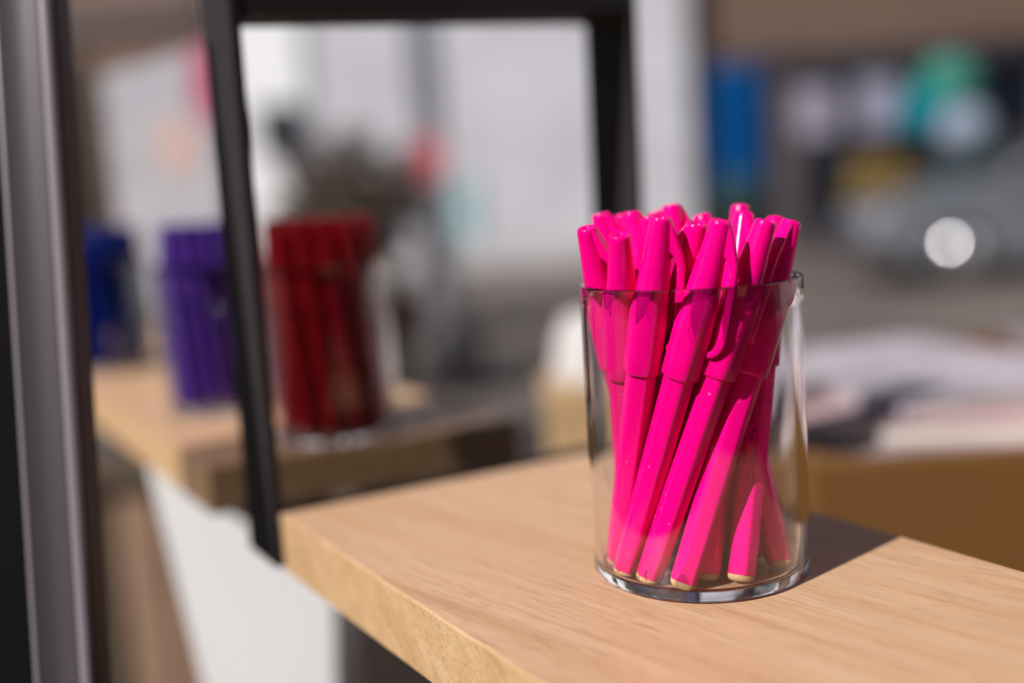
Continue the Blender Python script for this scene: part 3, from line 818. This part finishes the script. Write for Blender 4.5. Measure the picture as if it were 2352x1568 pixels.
def vehicle(name, prof, wdt, belt, roof_in, mats, glass_polys, wheels, parent_loc, rz, label, cat):
    """prof: side outline (x, z) extruded across with tumblehome above the belt line"""
    root = empty(name, parent_loc, rz); tag(root, label, cat)
    t = bmesh.new(); secs = []
    for yy in (-1, -.97, -.8, .8, .97, 1):
        e = {1: .05, .97: .015, .8: 0}[abs(yy)]
        ring_ = []
        cx_ = sum(p[0] for p in prof) / len(prof); cz_ = sum(p[1] for p in prof) / len(prof)
        for x, z in prof:
            k = max(0, z - belt) / roof_in[0] * roof_in[1]
            ring_.append(t.verts.new((x + (cx_ - x) * e * .5, yy * (wdt / 2 - k), z + (cz_ - z) * e * .6)))
        secs.append(ring_)
    n = len(prof)
    for A, B in zip(secs, secs[1:]):
        for k in range(n): t.faces.new((A[k], A[(k + 1) % n], B[(k + 1) % n], B[k]))
    t.faces.new(secs[0][::-1]); t.faces.new(secs[-1])
    build('body', t, mats[0], root, smooth=38)
    for nm, poly, sgn in glass_polys:
        t = bmesh.new()
        for s in ((-1, 1) if sgn == 0 else (sgn,)):
            vs, ws = [], []
            for x, z in poly:
                k = max(0, z - belt) / roof_in[0] * roof_in[1]
                vs.append(t.verts.new((x, s * (wdt / 2 - k + .006), z))); ws.append(t.verts.new((x, s * (wdt / 2 - k - .03), z)))
            t.faces.new(vs); t.faces.new(ws[::-1])
            for i in range(len(vs)):
                j = (i + 1) % len(vs); t.faces.new((vs[i], vs[j], ws[j], ws[i]))
        build(nm, t, mats[1], root)
    for x, s, r in wheels: wheel(root, x, s * (wdt / 2 - .09), r, .2)
    return root
def pillar():
    d = 7.6
    x0, x1 = X(540, d), X(722, d); y = at(630, 400, d).y; wd = x1 - x0
    root = empty('white_pillar', ((x0 + x1) / 2, y, GZ)); tag(root, 'broad white painted pillar with a black box on it, beside the left frame leg', 'pillar')
    bm = bmesh.new(); box(bm, (-wd / 2, 0, .302), (wd / 2, .5, 3.6), .015, 3); build('shaft', bm, white, root)
    bm = bmesh.new(); box(bm, (-wd / 2 - .05, -.05, 0), (wd / 2 + .05, .55, .30), .015, 3); build('foot', bm, render_d, root)
    p, q = at(604, 246, d), at(700, 352, d)
    x, z0, z1 = p.x - root.location.x, q.z - GZ, p.z - GZ
    bm = bmesh.new(); box(bm, (x, -.16, z0), (x + q.x - p.x, -.003, z1), .03, 3); bo = build('letter_box', bm, dark_paint, root)
    bm = bmesh.new(); box(bm, (x + .04, -.172, z1 - .10), (x + q.x - p.x - .04, -.1605, z1 - .06), .004); build('slot', bm, rubber, bo)
pillar()

silver = mat('silver_car_paint', (.24, .25, .285), .22, metal=.55, var=.04, scale=3, coat=.6)
def car():
    d = 10.6
    x0 = X(1975, d, 560)
    prof = [(0, .40), (-.02, .62), (.08, .78), (.55, .90), (1.05, .98), (1.85, 1.42), (2.3, 1.50), (3.1, 1.48), (3.8, 1.12), (4.15, 1.02), (4.22, .55), (4.15, .32), (3.8, .22), (.3, .22)]
    r_ = vehicle('silver_car', prof, 1.74, .95, (.5, .2), (silver, glassd),
                 [('side_window', [(1.28, 1.0), (1.92, 1.36), (2.35, 1.42), (2.40, 1.0)], 0), ('side_window', [(2.48, 1.0), (2.45, 1.42), (3.05, 1.40), (3.62, 1.06)], 0)],
                 [(.78, -1, .31), (.78, 1, .31), (3.4, -1, .31), (3.4, 1, .31)],
                 (x0, 10.4, GZ), R(-6), 'silver car parked across the street at the right edge, sun glinting on it', 'car')
    t = bmesh.new()
    a = [(1.12, -.68, 1.02), (1.12, .68, 1.02), (1.80, .60, 1.395), (1.80, -.60, 1.395)]
    vs = [t.verts.new(Vector(q) + Vector((-.012, 0, .014))) for q in a]; ws = [t.verts.new(Vector(q) + Vector((.03, 0, -.03))) for q in a]
    t.faces.new(vs); t.faces.new(ws[::-1])
    for i in range(4): j = (i + 1) % 4; t.faces.new((vs[i], vs[j], ws[j], ws[i]))
    build('windscreen', t, glassd, r_)
    for s in (-1, 1):
        bm = bmesh.new(); sphere(bm, (.24, s * .60, .66), .27, sc_=(.9, .9, .62)); build('headlight', bm, chrome, r_, smooth=180)
        bm = bmesh.new(); sphere(bm, (1.25, s * .93, 1.05), .10, sc_=(.6, .9, .7)); build('wing_mirror', bm, silver, r_, smooth=180)
    bm = bmesh.new(); box(bm, (-.06, -.8, .26), (.1, .8, .46), .04); build('bumper', bm, dark_paint, r_)
    bm = bmesh.new(); box(bm, (-.035, -.35, .50), (.03, .35, .60), .01); build('grille', bm, dark_paint, r_)
car()

# the facade on the viewer's own side of the street: out of the picture, but the clear cup mirrors it
def own_side():
    root = empty('dark_facade', (0, -3.0, GZ)); tag(root, 'dark shop facade behind the viewer, seen only as reflections in the clear cup', 'building')
    bm = bmesh.new(); box(bm, (-9, -4, 0), (9, 0, 4.3), .02); build('wall', bm, dark_paint, root)
    for k in range(4):
        x = -8.2 + k * 4.1
        bm = bmesh.new(); box(bm, (x, .002, 1.0), (x + 2.6, .05, 3.4), .01); f = build('window', bm, white, root)
        for q in (0, 1):
            bm = bmesh.new(); box(bm, (x + .1 + q * 1.25, .0505, 1.1), (x + 1.25 + q * 1.25, .056, 3.3), .002); build('pane', bm, glassd, f)
own_side()
def side_building():
    root = empty('white_building', (9.2, 5.0, GZ)); tag(root, 'tall white building beyond the right edge, mirrored as bright streaks in the clear cup', 'building')
    bm = bmesh.new(); box(bm, (0, -7, 0), (6, 7.5, 7), .02); build('wall', bm, white, root)
    for k in range(4):
        bm = bmesh.new(); box(bm, (-.03, -6 + k * 3.4, 1.0), (-.002, -4.6 + k * 3.4, 3.6), .01); f = build('window', bm, grey_paint, root)
        bm = bmesh.new(); box(bm, (-.036, -5.9 + k * 3.4, 1.1), (-.0305, -4.7 + k * 3.4, 3.5), .002); build('pane', bm, glassd, f)
side_building()

# street pole with a round red sign
polem = mat('grey_pole_paint', (.17, .165, .19), .45, var=.1, scale=4)
def pole():
    d = 8.4; x = X(1000, d); y = at(1000, 500, d).y
    root = empty('street_pole', (x, y, GZ)); tag(root, 'slate grey street pole with a round red sign, seen through the frame', 'street pole')
    bm = bmesh.new(); lathe(bm, [(.16, 0), (.16, .5), (.125, .56), (.115, 4.6), (.09, 5)], 24); build('shaft', bm, polem, root, smooth=40)
    z = at(972, 368, d).z - GZ
    bm = bmesh.new(); lathe(bm, [(0, 0), (.175, 0), (.175, .02), (0, .02)], 40, M=Matrix.Translation((-.05, -.135, z)) @ Matrix.Rotation(PI / 2, 4, 'X'))
    sg = build('round_sign', bm, mat('red_sign', (.55, .13, .15), .5, var=.05), root)
    bm = bmesh.new(); box(bm, (-.07, -.134, z - .05), (.01, -.10, z + .05), .004); build('bracket', bm, polem, sg)
pole()
def wall_poster():
    d = 15.9; a, b_ = at(1005, 420, d), at(1105, 570, d)
    root = empty('wall_poster', ((a.x + b_.x) / 2, 15.99, b_.z)); tag(root, 'faded pale teal poster on the pale wall right of the street pole', 'poster')
    wd = b_.x - a.x; h = a.z - b_.z
    bm = bmesh.new(); box(bm, (-wd / 2, -.045, 0), (wd / 2, -.012, h), .004); build('panel', bm, mat('faded_teal', (.33, .48, .50), .6, var=.15, scale=2), root)
    bm = bmesh.new(); box(bm, (-wd / 2 - .03, -.04, -.03), (wd / 2 + .03, -.013, -.0005), .004); box(bm, (-wd / 2 - .03, -.04, h + .0005), (wd / 2 + .03, -.013, h + .03), .004)
    build('rail', bm, render_d, root)
wall_poster()

# dry brown shrub in a planter
def shrub(name, loc, h, rad, mats_, label, cat, n, spread, leaf, seed, pot_h, pot_m):
    rnd = random.Random(seed)
    root = empty(name, loc); tag(root, label, cat)
    bm = bmesh.new(); lathe(bm, [(rad * .42, 0), (rad * .6, pot_h * .9), (rad * .66, pot_h * .9), (rad * .66, pot_h), (rad * .52, pot_h), (rad * .5, pot_h * .88), (0, pot_h * .88)], 28)
    build('planter', bm, pot_m, root, smooth=40)
    stems = bmesh.new(); leaves = bmesh.new()
    for i in range(n):
        a = rnd.uniform(0, 2 * PI); s = rnd.random() ** .6
        b0 = Vector((rnd.uniform(-.25, .25) * rad, rnd.uniform(-.25, .25) * rad, pot_h * .88))
        tip = Vector((math.cos(a) * rad * s * spread, math.sin(a) * rad * s * spread, pot_h + (h - pot_h) * (1 - .45 * s * s) * rnd.uniform(.7, 1)))
        m1 = b0.lerp(tip, .5) + Vector((0, 0, .08 * h))
        tube(stems, [b0, m1, tip], [.009, .007, .003], 5)
        for q in range(leaf):
            t_ = rnd.uniform(.25, 1); p_ = b0.lerp(m1, t_ * 2) if t_ < .5 else m1.lerp(tip, t_ * 2 - 1)
            dr = Vector((rnd.gauss(0, 1), rnd.gauss(0, 1), rnd.gauss(.4, .8))).normalized(); sd = dr.orthogonal().normalized()
            l = rnd.uniform(.05, .12) * (1 if h > 1 else .7); w_ = l * .2
            v = [leaves.verts.new(p_), leaves.verts.new(p_ + dr * l * .5 + sd * w_), leaves.verts.new(p_ + dr * l), leaves.verts.new(p_ + dr * l * .5 - sd * w_)]
            leaves.faces.new(v)
    build('stems', stems, mats_[0], root); build('foliage', leaves, mats_[1], root)
twig = mat('dark_twigs', (.035, .026, .02), .8, var=.2); dleaf = mat('dry_brown_leaves', (.105, .074, .055), .8, var=.35, scale=6)
gleaf = mat('blue_green_leaves', (.05, .12, .10), .7, var=.3, scale=6)
darkpot = mat('dark_planter', (.035, .03, .028), .6, var=.2)
shrub('potted_shrub', (X(812, 6.0), at(812, 500, 6.0).y, GZ), 1.62, .52, (twig, dleaf), 'dark dry brown shrub in a planter behind the cup of red pens', 'shrub', 120, .95, 24, 4, .6, darkpot)
shrub('leafy_plant', (X(1690, 15.3), at(1690, 500, 15.3).y, GZ), 1.30, .42, (twig, gleaf), 'blue-green leafy plant in a planter below the blue banner', 'plant', 60, 1.0, 26, 8, .45, darkpot)

# tall blue banner at the shop
def banner():
    d = 15.9; a, b_ = at(1637, 150, d), at(1768, 440, d)
    y = 16.22; root = empty('blue_banner', ((a.x + b_.x) / 2, y, b_.z)); tag(root, 'tall deep blue hanging banner on the brown brick shop, left end', 'banner')
    wd = b_.x - a.x; h = a.z - b_.z
    t = bmesh.new(); nx, nz = 10, 16; g = []
    for i in range(nx + 1):
        for k in range(nz + 1):
            g.append(t.verts.new((-wd / 2 + wd * i / nx, .02 * math.sin(i * .9 + k * .15), h * k / nz)))
    for i in range(nx):
        for k in range(nz): t.faces.new((g[i * (nz + 1) + k], g[(i + 1) * (nz + 1) + k], g[(i + 1) * (nz + 1) + k + 1], g[i * (nz + 1) + k + 1]))
    r_ = bmesh.ops.extrude_face_region(t, geom=list(t.faces)); bmesh.ops.translate(t, vec=(0, .012, 0), verts=[v for v in r_['geom'] if isinstance(v, bmesh.types.BMVert)])
    build('cloth', t, mat('deep_blue_cloth', (.001, .055, .19), .8, var=.12, scale=2, spec=.05), root, smooth=60)
    for z in (-.02, h + .02):
        bm = bmesh.new(); tube(bm, [(-wd / 2 - .05, .005, z), (wd / 2 + .05, .005, z)], .02, 10); build('rod', bm, polem, root)
banner()
# posters in the shop window
for px, py, hw, hh, c, lab in ((1880, 255, 50, 62, (.28, .26, .34), 'left small pale lilac poster in the dark shop window'),
                               (2025, 240, 55, 66, (.28, .27, .36), 'right pale lilac poster in the dark shop window beside the lanterns')):
    d = 16.2; p = at(px, py, d); k = d / FPX
    root = empty('window_poster', (p.x, 16.35, p.z)); tag(root, lab, 'poster', 'posters in the shop window')
    bm = bmesh.new(); box(bm, (-hw * k, -.02, -hh * k), (hw * k, .03, hh * k), .006); build('frame', bm, grey_paint, root)
    bm = bmesh.new(); box(bm, (-hw * k + .04, -.026, -hh * k + .04), (hw * k - .04, -.0205, hh * k - .04), .002); build('sheet', bm, mat('lilac_sheet', c, .6, var=.1, scale=3), root)
# paper lanterns hanging in front of the shop
for px, py, r_, c, lab in ((2125, 265, .42, (.001, .14, .18), 'dark teal paper lantern, left of the three by the shop'),
                           (2180, 200, .46, (.045, .19, .145), 'sea-green paper lantern, highest of the three by the shop'),
                           (2215, 300, .38, (.22, .26, .33), 'pale blue-grey paper lantern, lowest of the three by the shop')):
    d = 15.6 if r_ != .38 else 15.1; p = at(px, py, d)
    root = empty('paper_lantern', p); tag(root, lab, 'lantern', 'paper lanterns by the shop')
    bm = bmesh.new()
    prof = [(.12 * r_, -r_ * .97)] + [(r_ * math.cos(a) * (1 + .02 * (k % 2)), r_ * .97 * math.sin(a)) for k, a in enumerate([-PI / 2 + .13 + (PI - .26) * q / 24 for q in range(25)])] + [(.12 * r_, r_ * .97)]
    lathe(bm, prof, 28); build('shade', bm, mat('lantern_paper', c, .8, var=.05, spec=.05), root, smooth=60)
    bm = bmesh.new(); tube(bm, [(0, 0, r_ * .97), (0, 0, 2.98 + GZ + 1 - p.z + .6)], .008, 6); build('cord', bm, darkpot, root)
# mustard armchair outside the shop
def armchair():
    d = 14.6; p = at(2035, 440, d); must = mat('mustard_cloth', (.13, .08, .013), .85, var=.15, scale=5)
    base = empty('display_stand', (p.x, p.y, GZ)); tag(base, 'dark low display stand under the mustard armchair', 'stand')
    zs = p.z - GZ - .42
    bm = bmesh.new(); box(bm, (-.8, -.5, .06), (.8, .5, zs), .02); build('platform', bm, dark_paint, base)
    bm = bmesh.new(); box(bm, (-.72, -.42, 0), (.72, .42, .0595), .01); build('plinth_base', bm, dark_paint, base)
    root = empty('armchair', (p.x, p.y, GZ + zs)); tag(root, 'mustard yellow armchair on a dark stand in front of the shop', 'armchair')
    bm = bmesh.new(); box(bm, (-.36, -.36, .16), (.36, .30, .42), .05, 3); build('seat', bm, must, root, smooth=60)
    bm = bmesh.new(); box(bm, (-.40, .18, .30), (.40, .38, .92), .07, 3); build('backrest', bm, must, root, smooth=60)
    for s in (-1, 1):
        bm = bmesh.new(); box(bm, (s * .43 - .08, -.36, .16), (s * .43 + .08, .36, .60), .05, 3); build('arm', bm, must, root, smooth=60)
        for yy in (-.28, .28):
            bm = bmesh.new(); tube(bm, [(s * .34, yy, 0), (s * .32, yy, .165)], [.018, .026], 8); build('leg', bm, darkpot, root)
armchair()
# black rucksack-like bag and a terracotta pot on the pavement
def bag():
    p = on(1052, 905, GZ + .0)
    root = empty('black_bag', (p.x, p.y, GZ)); tag(root, 'dark bag slumped on the pavement between the cup of red pens and the clear cup', 'bag')
    t = bmesh.new(); bmesh.ops.create_icosphere(t, subdivisions=4, radius=1)
    for v in t.verts:
        n_ = noise.noise(v.co * 1.7) * .12
        v.co = Vector((v.co.x * .19 * (1 + n_), v.co.y * .13 * (1 + n_), max(-.98, v.co.z) * .24 * (1 + n_) * (1 - .15 * v.co.x)))
        v.co.z += .235
    build('body', t, mat('black_nylon', (.02, .017, .02), .6, var=.3), root, smooth=180)
    bm = bmesh.new(); tube(bm, [(-.09, -.02, .42), (-.07, -.03, .52), (0, -.03, .56), (.07, -.03, .52), (.09, -.02, .42)], .014, 8); build('handle', bm, darkpot, root, smooth=60)
bag()
def pot():
    p = on(945, 745, GZ)
    bm = bmesh.new(); lathe(bm, [(0, 0), (.10, 0), (.15, .26), (.17, .26), (.17, .31), (.145, .31), (.135, .27), (0, .25)], 32)
    o = build('terracotta_pot', bm, mat('terracotta', (.36, .12, .07), .8, var=.15, scale=8), smooth=40)
    o.location = (p.x, p.y, GZ); tag(o, 'small orange terracotta pot on the pavement right of the red pens', 'plant pot')
pot()

# ------------------------------------------------------------------ millimetre units; sunlight through the clear cups
bpy.context.view_layer.update()
SM = Matrix.Diagonal((S, S, S, 1))
for o in list(bpy.data.objects):
    if o.parent is None:
        if o.type == 'CAMERA':
            m = o.matrix_world.copy(); m.translation = m.translation * S; o.matrix_world = m
        elif o.type != 'LIGHT':
            o.matrix_world = SM @ o.matrix_world
sc.unit_settings.scale_length = 1 / S
cam.dof.focus_distance *= S; cam.dof.aperture_fstop /= S; cam.clip_start *= S; cam.clip_end *= S
sl.cycles.is_caustics_light = True
for o in bpy.data.objects:
    if o.type != 'MESH': continue
    base = o.name.split('.')[0]
    if base == 'pen_cup': o.cycles.is_caustics_caster = True
    elif base in ('oak_shelf', 'cap', 'clip', 'barrel', 'end_plug', 'imprint'): o.cycles.is_caustics_receiver = True
